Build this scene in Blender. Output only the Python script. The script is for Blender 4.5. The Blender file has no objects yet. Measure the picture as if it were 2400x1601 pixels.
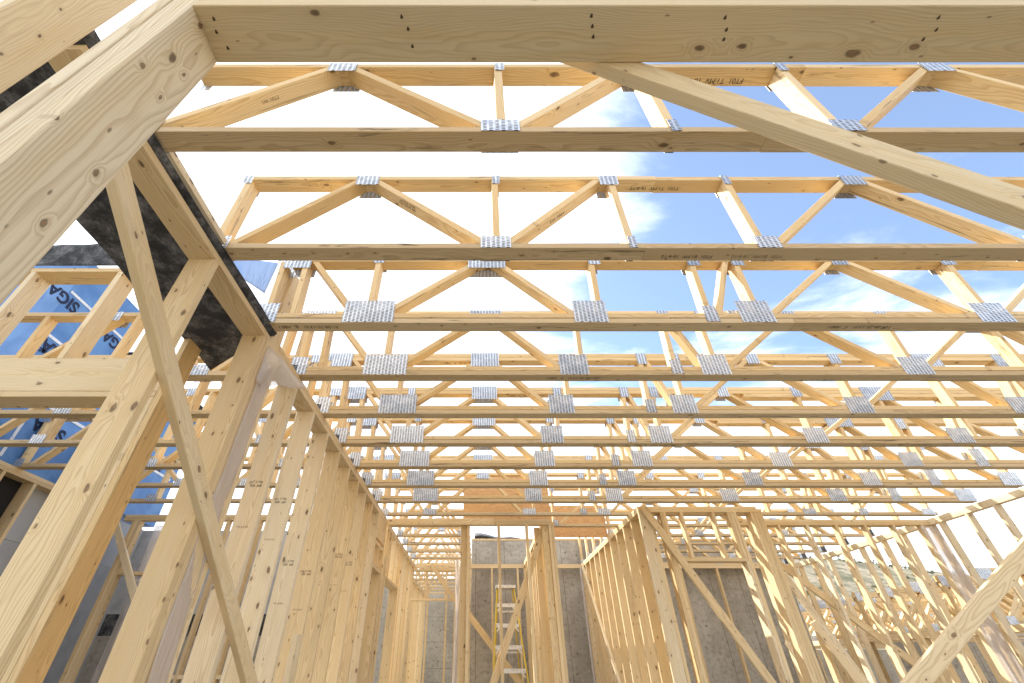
import bpy, bmesh, math, random
from mathutils import Vector, Matrix, noise
R = math.radians
rnd = random.Random(11)
scene = bpy.context.scene
COL = scene.collection

# ------------------------------------------------------------------ camera
cam_d = bpy.data.cameras.new("camera")
cam = bpy.data.objects.new("camera", cam_d)
COL.objects.link(cam)
cam.location = (0, 0, 0)                       # eye level; the slab lies 0.66 m below
cam.rotation_euler = (R(90 + 37.053), 0, 0)
cam_d.sensor_width = 36.0
cam_d.lens = 1015.1 / 2400 * 36
cam_d.shift_x = (1200 - 1124.0) / 2400
cam_d.clip_start = 0.02
cam_d.clip_end = 3000
scene.camera = cam

# ------------------------------------------------------------------ light
SUN = Vector((-0.610, 0.641, 0.811)).normalized()
sun_el = math.asin(SUN.z)
sun_az = math.atan2(SUN.x, SUN.y)
sl = bpy.data.lights.new("sun", 'SUN')
sl.energy = 5.0
sl.angle = R(0.5)
sl.color = (1.0, 0.95, 0.86)
so = bpy.data.objects.new("sun", sl)
COL.objects.link(so)
so.rotation_euler = SUN.to_track_quat('Z', 'Y').to_euler()

world = bpy.data.worlds.new("World")
scene.world = world
world.use_nodes = True
wn = world.node_tree.nodes
wl = world.node_tree.links
wn.clear()

def N(nodes, typ, **kw):
    n = nodes.new(typ)
    for k, v in kw.items():
        if k.startswith('i_'):
            key = k[2:]
            n.inputs[int(key) if key.isdigit() else key].default_value = v
        else:
            setattr(n, k, v)
    return n

out = N(wn, 'ShaderNodeOutputWorld')
bg = N(wn, 'ShaderNodeBackground')
sky = N(wn, 'ShaderNodeTexSky', sky_type='NISHITA', sun_disc=False)
sky.sun_elevation = sun_el
sky.sun_rotation = sun_az
sky.air_density = 1.0
sky.dust_density = 0.7
sky.ozone_density = 1.0
bg.inputs[1].default_value = 0.15
# thin cloud: noise on the direction projected on a flat layer, thicker towards the sun and the horizon
tc = N(wn, 'ShaderNodeTexCoord')
sep = N(wn, 'ShaderNodeSeparateXYZ')
wl.new(tc.outputs['Generated'], sep.inputs[0])
zc = N(wn, 'ShaderNodeMath', operation='MAXIMUM', i_1=0.08)
wl.new(sep.outputs[2], zc.inputs[0])
px_ = N(wn, 'ShaderNodeMath', operation='DIVIDE')
py_ = N(wn, 'ShaderNodeMath', operation='DIVIDE')
wl.new(sep.outputs[0], px_.inputs[0]); wl.new(zc.outputs[0], px_.inputs[1])
wl.new(sep.outputs[1], py_.inputs[0]); wl.new(zc.outputs[0], py_.inputs[1])
cmb = N(wn, 'ShaderNodeCombineXYZ')
wl.new(px_.outputs[0], cmb.inputs[0]); wl.new(py_.outputs[0], cmb.inputs[1])
mp = N(wn, 'ShaderNodeMapping')
mp.inputs['Location'].default_value = (3.7, 1.4, 0)
mp.inputs['Rotation'].default_value = (0, 0, R(35))
mp.inputs['Scale'].default_value = (1.0, 1.7, 1)
wl.new(cmb.outputs[0], mp.inputs[0])
n1 = N(wn, 'ShaderNodeTexNoise', i_Scale=1.5, i_Detail=10.0, i_Roughness=0.60, i_Distortion=0.35)
wl.new(mp.outputs[0], n1.inputs['Vector'])
dot = N(wn, 'ShaderNodeVectorMath', operation='DOT_PRODUCT')
dot.inputs[1].default_value = (-0.80, 0.10, 0.58)
wl.new(tc.outputs['Generated'], dot.inputs[0])
b1 = N(wn, 'ShaderNodeMapRange', clamp=True)
b1.inputs[1].default_value = 0.12; b1.inputs[2].default_value = 0.62
b1.inputs[3].default_value = -0.06; b1.inputs[4].default_value = 0.50
wl.new(dot.outputs['Value'], b1.inputs[0])
hz = N(wn, 'ShaderNodeMapRange', clamp=True)
hz.inputs[1].default_value = 0.55; hz.inputs[2].default_value = 0.22
hz.inputs[3].default_value = 0.0; hz.inputs[4].default_value = 0.55
wl.new(sep.outputs[2], hz.inputs[0])
ad1 = N(wn, 'ShaderNodeMath', operation='ADD'); ad2 = N(wn, 'ShaderNodeMath', operation='ADD')
wl.new(n1.outputs[0], ad1.inputs[0]); wl.new(b1.outputs[0], ad1.inputs[1])
wl.new(ad1.outputs[0], ad2.inputs[0]); wl.new(hz.outputs[0], ad2.inputs[1])
cr = N(wn, 'ShaderNodeMapRange', clamp=True, interpolation_type='SMOOTHSTEP')
cr.inputs[1].default_value = 0.48; cr.inputs[2].default_value = 0.84
cr.inputs[3].default_value = 0.07; cr.inputs[4].default_value = 1.0
wl.new(ad2.outputs[0], cr.inputs[0])
mixc = N(wn, 'ShaderNodeMixRGB')
mixc.inputs[2].default_value = (7.2, 7.5, 8.0, 1)
wl.new(cr.outputs[0], mixc.inputs[0])
tint = N(wn, 'ShaderNodeMixRGB', blend_type='MULTIPLY')
tint.inputs[0].default_value = 1.0; tint.inputs[2].default_value = (0.94, 1.04, 1.13, 1)
wl.new(sky.outputs[0], tint.inputs[1])
wl.new(tint.outputs[0], mixc.inputs[1])
wl.new(mixc.outputs[0], bg.inputs[0])
wl.new(bg.outputs[0], out.inputs[0])

scene.view_settings.view_transform = 'Standard'
scene.view_settings.look = 'None'
scene.view_settings.exposure = 0.92
scene.view_settings.gamma = 1.0
scene.cycles.max_bounces = 10
scene.cycles.diffuse_bounces = 6
scene.cycles.transparent_max_bounces = 16

# ------------------------------------------------------------------ materials
def newmat(name):
    m = bpy.data.materials.new(name)
    m.use_nodes = True
    m.node_tree.nodes.clear()
    return m, m.node_tree.nodes, m.node_tree.links

def mth(n, l, op, a, b=None, c=None, clamp=False):
    x = n.new('ShaderNodeMath'); x.operation = op; x.use_clamp = clamp
    for i, v in enumerate((a, b, c)):
        if v is None: continue
        if isinstance(v, (int, float)): x.inputs[i].default_value = v
        else: l.new(v, x.inputs[i])
    return x.outputs[0]

def mrange(n, l, v, a, b, c=0.0, d=1.0, smooth=True):
    x = n.new('ShaderNodeMapRange'); x.clamp = True
    if smooth: x.interpolation_type = 'SMOOTHSTEP'
    l.new(v, x.inputs[0])
    for i, q in enumerate((a, b, c, d)): x.inputs[i + 1].default_value = q
    return x.outputs[0]

def mixrgb(n, l, f, a, b, mode='MIX'):
    x = n.new('ShaderNodeMixRGB'); x.blend_type = mode
    for i, v in enumerate((f, a, b)):
        if isinstance(v, (int, float)): x.inputs[i].default_value = v
        elif isinstance(v, tuple): x.inputs[i].default_value = (*v, 1)
        else: l.new(v, x.inputs[i])
    return x.outputs[0]

def wood(name, pale, dark, ring=0.0065, knot=0.62, dirty=0.0, golden=0.5, grain=0.42):
    m, n, l = newmat(name)
    o = N(n, 'ShaderNodeOutputMaterial'); p = N(n, 'ShaderNodeBsdfPrincipled')
    l.new(p.outputs[0], o.inputs[0])
    tc = N(n, 'ShaderNodeTexCoord'); oi = N(n, 'ShaderNodeObjectInfo')
    wn_ = N(n, 'ShaderNodeTexWhiteNoise', noise_dimensions='1D')
    l.new(oi.outputs['Random'], wn_.inputs['W'])
    sc = N(n, 'ShaderNodeVectorMath', operation='MULTIPLY')
    sc.inputs[1].default_value = (40, 30, 40)
    l.new(wn_.outputs['Color'], sc.inputs[0])
    ad = N(n, 'ShaderNodeVectorMath', operation='ADD')
    l.new(tc.outputs['Object'], ad.inputs[0]); l.new(sc.outputs[0], ad.inputs[1])
    sp = N(n, 'ShaderNodeSeparateXYZ'); l.new(tc.outputs['Object'], sp.inputs[0])
    sr = N(n, 'ShaderNodeSeparateXYZ'); l.new(wn_.outputs['Color'], sr.inputs[0])
    # knots: cells along the board, running through its thickness
    def voro(scale):
        mpn = N(n, 'ShaderNodeMapping'); mpn.inputs['Scale'].default_value = scale
        kd = N(n, 'ShaderNodeTexNoise', i_Scale=38.0, i_Detail=2.0); l.new(ad.outputs[0], kd.inputs['Vector'])
        km = N(n, 'ShaderNodeVectorMath', operation='MULTIPLY_ADD')
        km.inputs[1].default_value = (0.014, 0.009, 0.0); l.new(kd.outputs['Color'], km.inputs[0]); l.new(ad.outputs[0], km.inputs[2])
        l.new(km.outputs[0], mpn.inputs[0])
        v = N(n, 'ShaderNodeTexVoronoi', voronoi_dimensions='2D', feature='F1', i_Scale=1.0)
        l.new(mpn.outputs[0], v.inputs['Vector'])
        vs = N(n, 'ShaderNodeSeparateXYZ'); l.new(v.outputs['Color'], vs.inputs[0])
        on = mth(n, l, 'GREATER_THAN', vs.outputs[0], knot)
        return v.outputs['Distance'], on, vs.outputs[1], kd
    d, on, rn, kd = voro((6.5, 13.0, 1.0))
    rad = mth(n, l, 'MULTIPLY_ADD', mth(n, l, 'POWER', rn, 2.5), 0.085, 0.035)
    dn = mth(n, l, 'DIVIDE', d, rad)
    nsp = N(n, 'ShaderNodeSeparateXYZ'); l.new(tc.outputs['Normal'], nsp.inputs[0])
    wide = mrange(n, l, mth(n, l, 'ABSOLUTE', nsp.outputs[2]), 0.3, 0.8, 0.25, 1.0)
    on = mth(n, l, 'MULTIPLY', on, wide)
    kcore = mth(n, l, 'MULTIPLY', mrange(n, l, dn, 1.1, 0.6), on)
    krim = mth(n, l, 'MULTIPLY', mth(n, l, 'MULTIPLY', mrange(n, l, dn, 1.6, 1.0), mrange(n, l, dn, 0.6, 0.95)), on)
    kinf = mth(n, l, 'MULTIPLY', mrange(n, l, dn, 5.0, 0.8), on)
    # growth rings round a pith near or outside the board
    mp1 = N(n, 'ShaderNodeMapping'); mp1.inputs['Scale'].default_value = (1.3, 6, 6)
    l.new(ad.outputs[0], mp1.inputs[0])
    nz = N(n, 'ShaderNodeTexNoise', i_Scale=1.0, i_Detail=3.0, i_Roughness=0.5)
    l.new(mp1.outputs[0], nz.inputs['Vector'])
    oy = mth(n, l, 'MULTIPLY_ADD', sr.outputs[0], 0.10, -0.05)
    oz = mth(n, l, 'MULTIPLY_ADD', sr.outputs[1], 0.09, 0.012)
    yy = mth(n, l, 'ADD', sp.outputs[1], oy); zz = mth(n, l, 'ADD', sp.outputs[2], oz)
    r2 = mth(n, l, 'ADD', mth(n, l, 'MULTIPLY', yy, yy), mth(n, l, 'MULTIPLY', zz, zz))
    r = mth(n, l, 'SQRT', r2)
    r = mth(n, l, 'MULTIPLY_ADD', mth(n, l, 'SUBTRACT', nz.outputs[0], 0.5), 0.085, r)
    r = mth(n, l, 'MULTIPLY_ADD', kinf, 0.012, r)
    rr = mth(n, l, 'FRACT', mth(n, l, 'DIVIDE', r, ring))
    late = mth(n, l, 'MULTIPLY', mrange(n, l, rr, 0.35, 0.93), mrange(n, l, rr, 1.0, 0.95))
    # fibre
    mp2 = N(n, 'ShaderNodeMapping'); mp2.inputs['Scale'].default_value = (6, 260, 260)
    l.new(ad.outputs[0], mp2.inputs[0])
    fb = N(n, 'ShaderNodeTexNoise', i_Scale=1.0, i_Detail=2.0)
    l.new(mp2.outputs[0], fb.inputs['Vector'])
    mp3 = N(n, 'ShaderNodeMapping'); mp3.inputs['Scale'].default_value = (1.1, 14, 14)
    l.new(ad.outputs[0], mp3.inputs[0])
    bl = N(n, 'ShaderNodeTexNoise', i_Scale=1.0, i_Detail=4.0, i_Roughness=0.6)
    l.new(mp3.outputs[0], bl.inputs['Vector'])
    gold = tuple(a * b for a, b in zip(pale, (0.95, 0.87, 0.68)))
    base = mixrgb(n, l, mth(n, l, 'MULTIPLY', mrange(n, l, sr.outputs[2], 0.0, 1.0, smooth=False), golden), pale, gold)
    base = mixrgb(n, l, mrange(n, l, bl.outputs[0], 0.42, 0.68, 0.0, 0.5), base, gold)
    c = mixrgb(n, l, mth(n, l, 'MULTIPLY', late, grain), base, dark)
    c = mixrgb(n, l, mth(n, l, 'MULTIPLY', mrange(n, l, fb.outputs[0], 0.45, 0.75), 0.22), c, dark)
    c = mixrgb(n, l, mth(n, l, 'MULTIPLY', kinf, 0.18), c, dark)
    c = mixrgb(n, l, mth(n, l, 'MULTIPLY', kcore, 0.85), c, mixrgb(n, l, mrange(n, l, kd.outputs[0], 0.4, 0.6), (0.10, 0.055, 0.03), (0.27, 0.15, 0.07)))
    c = mixrgb(n, l, mth(n, l, 'MULTIPLY', krim, 0.7), c, (0.10, 0.055, 0.028))
    # every board its own shade: some pinkish, some greyed
    c = mixrgb(n, l, 1.0, c, mixrgb(n, l, mrange(n, l, wn_.outputs['Value'], 0.0, 1.0, smooth=False), (0.83, 0.78, 0.70), (1.0, 0.99, 0.97)), 'MULTIPLY')
    mpb = N(n, 'ShaderNodeMapping'); mpb.inputs['Scale'].default_value = (0.8, 5, 5)
    l.new(ad.outputs[0], mpb.inputs[0])
    st_ = N(n, 'ShaderNodeTexNoise', i_Scale=1.0, i_Detail=5.0, i_Roughness=0.65)
    l.new(mpb.outputs[0], st_.inputs['Vector'])
    c = mixrgb(n, l, mrange(n, l, st_.outputs[0], 0.52, 0.74, 0, 0.30), c, (0.42, 0.32, 0.19))
    # pinholes and small marks
    vp = N(n, 'ShaderNodeTexVoronoi', i_Scale=1.0)
    mp4 = N(n, 'ShaderNodeMapping'); mp4.inputs['Scale'].default_value = (9, 24, 14)
    l.new(ad.outputs[0], mp4.inputs[0]); l.new(mp4.outputs[0], vp.inputs['Vector'])
    vps = N(n, 'ShaderNodeSeparateXYZ'); l.new(vp.outputs['Color'], vps.inputs[0])
    pin = mth(n, l, 'MULTIPLY', mrange(n, l, vp.outputs['Distance'], 0.10, 0.05), mth(n, l, 'GREATER_THAN', vps.outputs[0], 0.72))
    c = mixrgb(n, l, mth(n, l, 'MULTIPLY', pin, 0.7), c, (0.12, 0.07, 0.035))
    if dirty:
        mp5 = N(n, 'ShaderNodeMapping'); mp5.inputs['Scale'].default_value = (1.6, 22, 22)
        l.new(ad.outputs[0], mp5.inputs[0])
        dr = N(n, 'ShaderNodeTexNoise', i_Scale=1.0, i_Detail=6.0, i_Roughness=0.7, i_Distortion=1.2)
        l.new(mp5.outputs[0], dr.inputs['Vector'])
        c = mixrgb(n, l, mth(n, l, 'MULTIPLY', mrange(n, l, dr.outputs[0], 0.565, 0.70), dirty), c, (0.13, 0.095, 0.06))
    l.new(c, p.inputs['Base Color'])
    p.inputs['Roughness'].default_value = 0.62
    p.inputs['Specular IOR Level'].default_value = 0.25
    bp = N(n, 'ShaderNodeBump', i_Strength=0.25, i_Distance=0.0008)
    l.new(mth(n, l, 'ADD', late, fb.outputs[0]), bp.inputs['Height'])
    l.new(bp.outputs[0], p.inputs['Normal'])
    return m

WOOD = wood("spruce_lumber", (0.83, 0.69, 0.46), (0.48, 0.31, 0.14), knot=0.66, golden=0.4)
WOODT = wood("truss_lumber", (0.84, 0.685, 0.44), (0.50, 0.30, 0.12), knot=0.72, dirty=0.7, golden=0.6)
WOODB = wood("dirty_shaded_chord_lumber", (0.68, 0.56, 0.38), (0.36, 0.25, 0.13), knot=0.72, dirty=0.95, golden=0.3)  # lowest chords: stacking dirt, plus a base colour darkened to deepen underside shade
WOODP = wood("pale_lumber", (0.84, 0.74, 0.55), (0.50, 0.35, 0.19), ring=0.0075, knot=0.60, golden=0.15, grain=0.45)
WOODH = wood("header_lumber", (0.78, 0.65, 0.43), (0.46, 0.32, 0.16), ring=0.0045, knot=0.70, golden=0.2, grain=0.28)

def simple(name, col, rough=0.6, metal=0.0, bump=None, var=None, spec=0.3):
    m, n, l = newmat(name)
    o = N(n, 'ShaderNodeOutputMaterial'); p = N(n, 'ShaderNodeBsdfPrincipled')
    l.new(p.outputs[0], o.inputs[0])
    p.inputs['Base Color'].default_value = (*col, 1)
    p.inputs['Roughness'].default_value = rough
    p.inputs['Metallic'].default_value = metal
    p.inputs['Specular IOR Level'].default_value = spec
    tc = N(n, 'ShaderNodeTexCoord')
    if var:
        sc, c2, lo, hi = var
        t = N(n, 'ShaderNodeTexNoise', i_Scale=sc, i_Detail=8.0, i_Roughness=0.65)
        l.new(tc.outputs['Object'], t.inputs['Vector'])
        l.new(mixrgb(n, l, mrange(n, l, t.outputs[0], lo, hi), col, c2), p.inputs['Base Color'])
    if bump:
        sc, st, di = bump
        t = N(n, 'ShaderNodeTexNoise', i_Scale=sc, i_Detail=6.0, i_Roughness=0.6)
        l.new(tc.outputs['Object'], t.inputs['Vector'])
        b = N(n, 'ShaderNodeBump', i_Strength=st, i_Distance=di)
        l.new(t.outputs[0], b.inputs['Height']); l.new(b.outputs[0], p.inputs['Normal'])
    return m

def plate_mat():
    m, n, l = newmat("galvanised_plate")
    o = N(n, 'ShaderNodeOutputMaterial'); p = N(n, 'ShaderNodeBsdfPrincipled')
    tc = N(n, 'ShaderNodeTexCoord'); sp = N(n, 'ShaderNodeSeparateXYZ')
    l.new(tc.outputs['Object'], sp.inputs[0])
    col = mth(n, l, 'DIVIDE', sp.outputs[0], 0.0254)
    fx = mth(n, l, 'FRACT', col)
    stag = mth(n, l, 'MULTIPLY', mth(n, l, 'FLOOR', mth(n, l, 'MULTIPLY', mth(n, l, 'FRACT', mth(n, l, 'MULTIPLY', col, 0.5)), 2.0)), 0.5)
    fz = mth(n, l, 'FRACT', mth(n, l, 'ADD', mth(n, l, 'DIVIDE', sp.outputs[1], 0.0125), stag))
    ax = mth(n, l, 'ABSOLUTE', mth(n, l, 'SUBTRACT', fx, 0.5))
    az = mth(n, l, 'ABSOLUTE', mth(n, l, 'SUBTRACT', fz, 0.5))
    slot = mth(n, l, 'MULTIPLY', mth(n, l, 'LESS_THAN', ax, 0.30), mth(n, l, 'LESS_THAN', az, 0.22))
    lip = mth(n, l, 'MULTIPLY', mth(n, l, 'LESS_THAN', ax, 0.36), mth(n, l, 'LESS_THAN', az, 0.38))
    t = N(n, 'ShaderNodeTexNoise', i_Scale=30.0, i_Detail=3.0)
    l.new(tc.outputs['Object'], t.inputs['Vector'])
    vo = N(n, 'ShaderNodeTexVoronoi', i_Scale=90.0)
    l.new(tc.outputs['Object'], vo.inputs['Vector'])
    vs = N(n, 'ShaderNodeSeparateXYZ'); l.new(vo.outputs['Color'], vs.inputs[0])
    c = mixrgb(n, l, vs.outputs[0], (0.62, 0.65, 0.69), (0.84, 0.87, 0.90))
    oi = N(n, 'ShaderNodeObjectInfo')
    big = N(n, 'ShaderNodeTexNoise', i_Scale=9.0, i_Detail=3.0); l.new(tc.outputs['Object'], big.inputs['Vector'])
    c = mixrgb(n, l, 1.0, c, mixrgb(n, l, mth(n, l, 'MULTIPLY', oi.outputs['Random'], mrange(n, l, big.outputs[0], 0.35, 0.6, 0.4, 1.0)), (1.08, 1.08, 1.08), (0.66, 0.69, 0.74)), 'MULTIPLY')
    l.new(c, p.inputs['Base Color'])
    p.inputs['Metallic'].default_value = 0.8
    l.new(mrange(n, l, t.outputs[0], 0.3, 0.7, 0.38, 0.58), p.inputs['Roughness'])
    b = N(n, 'ShaderNodeBump', i_Strength=0.9, i_Distance=0.002)
    l.new(lip, b.inputs['Height']); l.new(b.outputs[0], p.inputs['Normal'])
    tr = N(n, 'ShaderNodeBsdfTransparent')
    mx = N(n, 'ShaderNodeMixShader'); mh = N(n, 'ShaderNodeMixShader'); mh.inputs[0].default_value = 0.45
    dk_ = N(n, 'ShaderNodeBsdfDiffuse'); dk_.inputs[0].default_value = (0.10, 0.085, 0.07, 1)  # dark colour painted into the slots as their shadow
    l.new(dk_.outputs[0], mh.inputs[1]); l.new(tr.outputs[0], mh.inputs[2])
    l.new(slot, mx.inputs[0]); l.new(p.outputs[0], mx.inputs[1]); l.new(mh.outputs[0], mx.inputs[2])
    l.new(mx.outputs[0], o.inputs[0])
    return m
PLATE = plate_mat()

def film_mat(name, col, alpha, trans):
    m, n, l = newmat(name)
    o = N(n, 'ShaderNodeOutputMaterial')
    tc = N(n, 'ShaderNodeTexCoord')
    t = N(n, 'ShaderNodeTexNoise', i_Scale=6.0, i_Detail=5.0, i_Distortion=1.5)
    mp_ = N(n, 'ShaderNodeMapping'); mp_.inputs['Scale'].default_value = (3, 3, 0.6)
    l.new(tc.outputs['Object'], mp_.inputs[0]); l.new(mp_.outputs[0], t.inputs['Vector'])
    b = N(n, 'ShaderNodeBump', i_Strength=0.7, i_Distance=0.02)
    l.new(t.outputs[0], b.inputs['Height'])
    d = N(n, 'ShaderNodeBsdfDiffuse'); d.inputs[0].default_value = (*col, 1)
    tl = N(n, 'ShaderNodeBsdfTranslucent'); tl.inputs[0].default_value = (*col, 1)
    g = N(n, 'ShaderNodeBsdfGlossy'); g.inputs['Roughness'].default_value = 0.22
    tp = N(n, 'ShaderNodeBsdfTransparent')
    for x in (d, tl, g): l.new(b.outputs[0], x.inputs['Normal'])
    m1 = N(n, 'ShaderNodeMixShader'); m1.inputs[0].default_value = trans
    l.new(d.outputs[0], m1.inputs[1]); l.new(tl.outputs[0], m1.inputs[2])
    m2 = N(n, 'ShaderNodeMixShader'); m2.inputs[0].default_value = 0.12
    l.new(m1.outputs[0], m2.inputs[1]); l.new(g.outputs[0], m2.inputs[2])
    m3 = N(n, 'ShaderNodeMixShader'); m3.inputs[0].default_value = alpha
    l.new(m2.outputs[0], m3.inputs[1]); l.new(tp.outputs[0], m3.inputs[2])
    l.new(m3.outputs[0], o.inputs[0])
    return m
FILM = film_mat("clear_poly_film", (0.84, 0.78, 0.73), 0.52, 0.5)

def membrane_mat():
    m, n, l = newmat("black_fleece_membrane")
    o = N(n, 'ShaderNodeOutputMaterial'); p = N(n, 'ShaderNodeBsdfPrincipled')
    l.new(p.outputs[0], o.inputs[0])
    tc = N(n, 'ShaderNodeTexCoord')
    t = N(n, 'ShaderNodeTexNoise', i_Scale=9.0, i_Detail=7.0, i_Roughness=0.7)
    l.new(tc.outputs['Object'], t.inputs['Vector'])
    t2 = N(n, 'ShaderNodeTexNoise', i_Scale=1.0, i_Detail=4.0, i_Roughness=0.7)
    mm = N(n, 'ShaderNodeMapping'); mm.inputs['Scale'].default_value = (110, 45, 60); mm.inputs['Rotation'].default_value = (0, 0, .5)
    l.new(tc.outputs['Object'], mm.inputs[0]); l.new(mm.outputs[0], t2.inputs['Vector'])
    f = mth(n, l, 'MULTIPLY', mrange(n, l, t.outputs[0], 0.38, 0.72), mrange(n, l, t2.outputs[0], 0.35, 0.65, 0.35, 1.0))
    l.new(mixrgb(n, l, f, (0.022, 0.023, 0.027), (0.26, 0.26, 0.27)), p.inputs['Base Color'])
    p.inputs['Roughness'].default_value = 0.85
    b = N(n, 'ShaderNodeBump', i_Strength=0.5, i_Distance=0.004)
    l.new(t2.outputs[0], b.inputs['Height']); l.new(b.outputs[0], p.inputs['Normal'])
    return m
MEMB = membrane_mat()

def concrete_mat():
    m, n, l = newmat("board_marked_concrete")
    o = N(n, 'ShaderNodeOutputMaterial'); p = N(n, 'ShaderNodeBsdfPrincipled')
    l.new(p.outputs[0], o.inputs[0])
    tc = N(n, 'ShaderNodeTexCoord')
    big = N(n, 'ShaderNodeTexNoise', i_Scale=1.3, i_Detail=9.0, i_Roughness=0.68)
    l.new(tc.outputs['Object'], big.inputs['Vector'])
    mpn = N(n, 'ShaderNodeMapping'); mpn.inputs['Scale'].default_value = (16, 16, 0.55)
    l.new(tc.outputs['Object'], mpn.inputs[0])
    st = N(n, 'ShaderNodeTexNoise', i_Scale=1.0, i_Detail=7.0, i_Roughness=0.6)
    l.new(mpn.outputs[0], st.inputs['Vector'])
    sp = N(n, 'ShaderNodeSeparateXYZ'); l.new(tc.outputs['Object'], sp.inputs[0])
    jx = mth(n, l, 'ABSOLUTE', mth(n, l, 'SUBTRACT', mth(n, l, 'FRACT', mth(n, l, 'DIVIDE', mth(n, l, 'ADD', sp.outputs[0], 20.3), 0.61)), 0.5))
    joint = mrange(n, l, jx, 0.491, 0.4985)
    bx_ = mth(n, l, 'ABSOLUTE', mth(n, l, 'SUBTRACT', mth(n, l, 'FRACT', mth(n, l, 'DIVIDE', mth(n, l, 'ADD', sp.outputs[0], 20.3), 0.0508)), 0.5))
    ribs = mrange(n, l, bx_, 0.45, 0.5)
    vo = N(n, 'ShaderNodeTexVoronoi', i_Scale=4.2)
    l.new(tc.outputs['Object'], vo.inputs['Vector'])
    hole = mrange(n, l, vo.outputs['Distance'], 0.13, 0.06)
    vo2 = N(n, 'ShaderNodeTexVoronoi', i_Scale=26.0); l.new(tc.outputs['Object'], vo2.inputs['Vector'])
    pit = mrange(n, l, vo2.outputs['Distance'], 0.16, 0.08)
    c = mixrgb(n, l, mrange(n, l, big.outputs[0], 0.35, 0.68), (0.31, 0.285, 0.24), (0.46, 0.43, 0.37))
    c = mixrgb(n, l, mrange(n, l, st.outputs[0], 0.50, 0.70, 0, 0.65), c, (0.20, 0.18, 0.15))
    c = mixrgb(n, l, mrange(n, l, st.outputs[0], 0.44, 0.28, 0, 0.5), c, (0.56, 0.53, 0.47))
    c = mixrgb(n, l, mth(n, l, 'MULTIPLY', joint, 0.9), c, (0.06, 0.055, 0.05))
    c = mixrgb(n, l, mth(n, l, 'MULTIPLY', hole, 0.6), c, (0.09, 0.08, 0.07))
    c = mixrgb(n, l, mth(n, l, 'MULTIPLY', pit, 0.35), c, (0.08, 0.07, 0.06))
    l.new(c, p.inputs['Base Color'])
    p.inputs['Roughness'].default_value = 0.85
    h = mth(n, l, 'SUBTRACT', big.outputs[0], mth(n, l, 'ADD', mth(n, l, 'MULTIPLY', joint, 0.6), mth(n, l, 'MULTIPLY', ribs, 0.12)))
    b = N(n, 'ShaderNodeBump', i_Strength=0.5, i_Distance=0.01)
    l.new(h, b.inputs['Height']); l.new(b.outputs[0], p.inputs['Normal'])
    return m
CONC = concrete_mat()
SLAB = simple("slab_concrete", (0.25, 0.235, 0.205), 0.85, var=(2.0, (0.19, 0.18, 0.155), 0.35, 0.7), bump=(30, 0.2, 0.004))
PLY = None
def ply_mat():
    m, n, l = newmat("fir_plywood")
    o = N(n, 'ShaderNodeOutputMaterial'); p = N(n, 'ShaderNodeBsdfPrincipled')
    l.new(p.outputs[0], o.inputs[0])
    tc = N(n, 'ShaderNodeTexCoord')
    mpn = N(n, 'ShaderNodeMapping'); mpn.inputs['Scale'].default_value = (1.2, 9, 9)
    l.new(tc.outputs['Object'], mpn.inputs[0])
    t = N(n, 'ShaderNodeTexNoise', i_Scale=1.0, i_Detail=5.0, i_Distortion=0.7)
    l.new(mpn.outputs[0], t.inputs['Vector'])
    rg = mth(n, l, 'FRACT', mth(n, l, 'MULTIPLY', t.outputs[0], 14.0))
    c = mixrgb(n, l, mrange(n, l, rg, 0.2, 0.9, 0, 0.55), (0.60, 0.36, 0.15), (0.40, 0.20, 0.075))
    vo = N(n, 'ShaderNodeTexVoronoi', i_Scale=5.0); l.new(tc.outputs['Object'], vo.inputs['Vector'])
    c = mixrgb(n, l, mrange(n, l, vo.outputs['Distance'], 0.09, 0.05, 0, 0.7), c, (0.2, 0.09, 0.03))
    l.new(c, p.inputs['Base Color']); p.inputs['Roughness'].default_value = 0.6
    return m
PLY = ply_mat()

def blue_mat():
    m, n, l = newmat("blue_facade_membrane")
    o = N(n, 'ShaderNodeOutputMaterial'); p = N(n, 'ShaderNodeBsdfPrincipled')
    l.new(p.outputs[0], o.inputs[0])
    tc = N(n, 'ShaderNodeTexCoord')
    t = N(n, 'ShaderNodeTexNoise', i_Scale=3.0, i_Detail=6.0, i_Distortion=0.8)
    l.new(tc.outputs['Object'], t.inputs['Vector'])
    c = mixrgb(n, l, mrange(n, l, t.outputs[0], 0.35, 0.7), (0.075, 0.20, 0.47), (0.115, 0.27, 0.56))
    vo = N(n, 'ShaderNodeTexVoronoi', i_Scale=14.0, i_Randomness=0.35); l.new(tc.outputs['Object'], vo.inputs['Vector'])
    c = mixrgb(n, l, mrange(n, l, vo.outputs['Distance'], 0.10, 0.06, 0, 0.8), c, (0.03, 0.08, 0.2))
    l.new(c, p.inputs['Base Color']); p.inputs['Roughness'].default_value = 0.55
    b = N(n, 'ShaderNodeBump', i_Strength=0.5, i_Distance=0.03)
    l.new(t.outputs[0], b.inputs['Height']); l.new(b.outputs[0], p.inputs['Normal'])
    return m
BLUE = blue_mat()
TAPE = simple("white_tape", (0.75, 0.77, 0.80), 0.5, var=(9.0, (0.45, 0.55, 0.7), 0.5, 0.7))
INK = simple("black_ink", (0.035, 0.03, 0.028), 0.7)
INKF = simple("faded_ink", (0.22, 0.15, 0.08), 0.7)
NAVY = simple("dark_blue_ink", (0.012, 0.02, 0.06), 0.6)
YEL = simple("yellow_fibreglass", (0.60, 0.43, 0.05), 0.45)
ALU = simple("worn_aluminium", (0.72, 0.71, 0.69), 0.45, 0.5, var=(25, (0.5, 0.48, 0.45), 0.45, 0.7))
RED = simple("red_paint", (0.45, 0.03, 0.03), 0.4)
BLK = simple("black_plastic", (0.02, 0.02, 0.022), 0.5)
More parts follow.
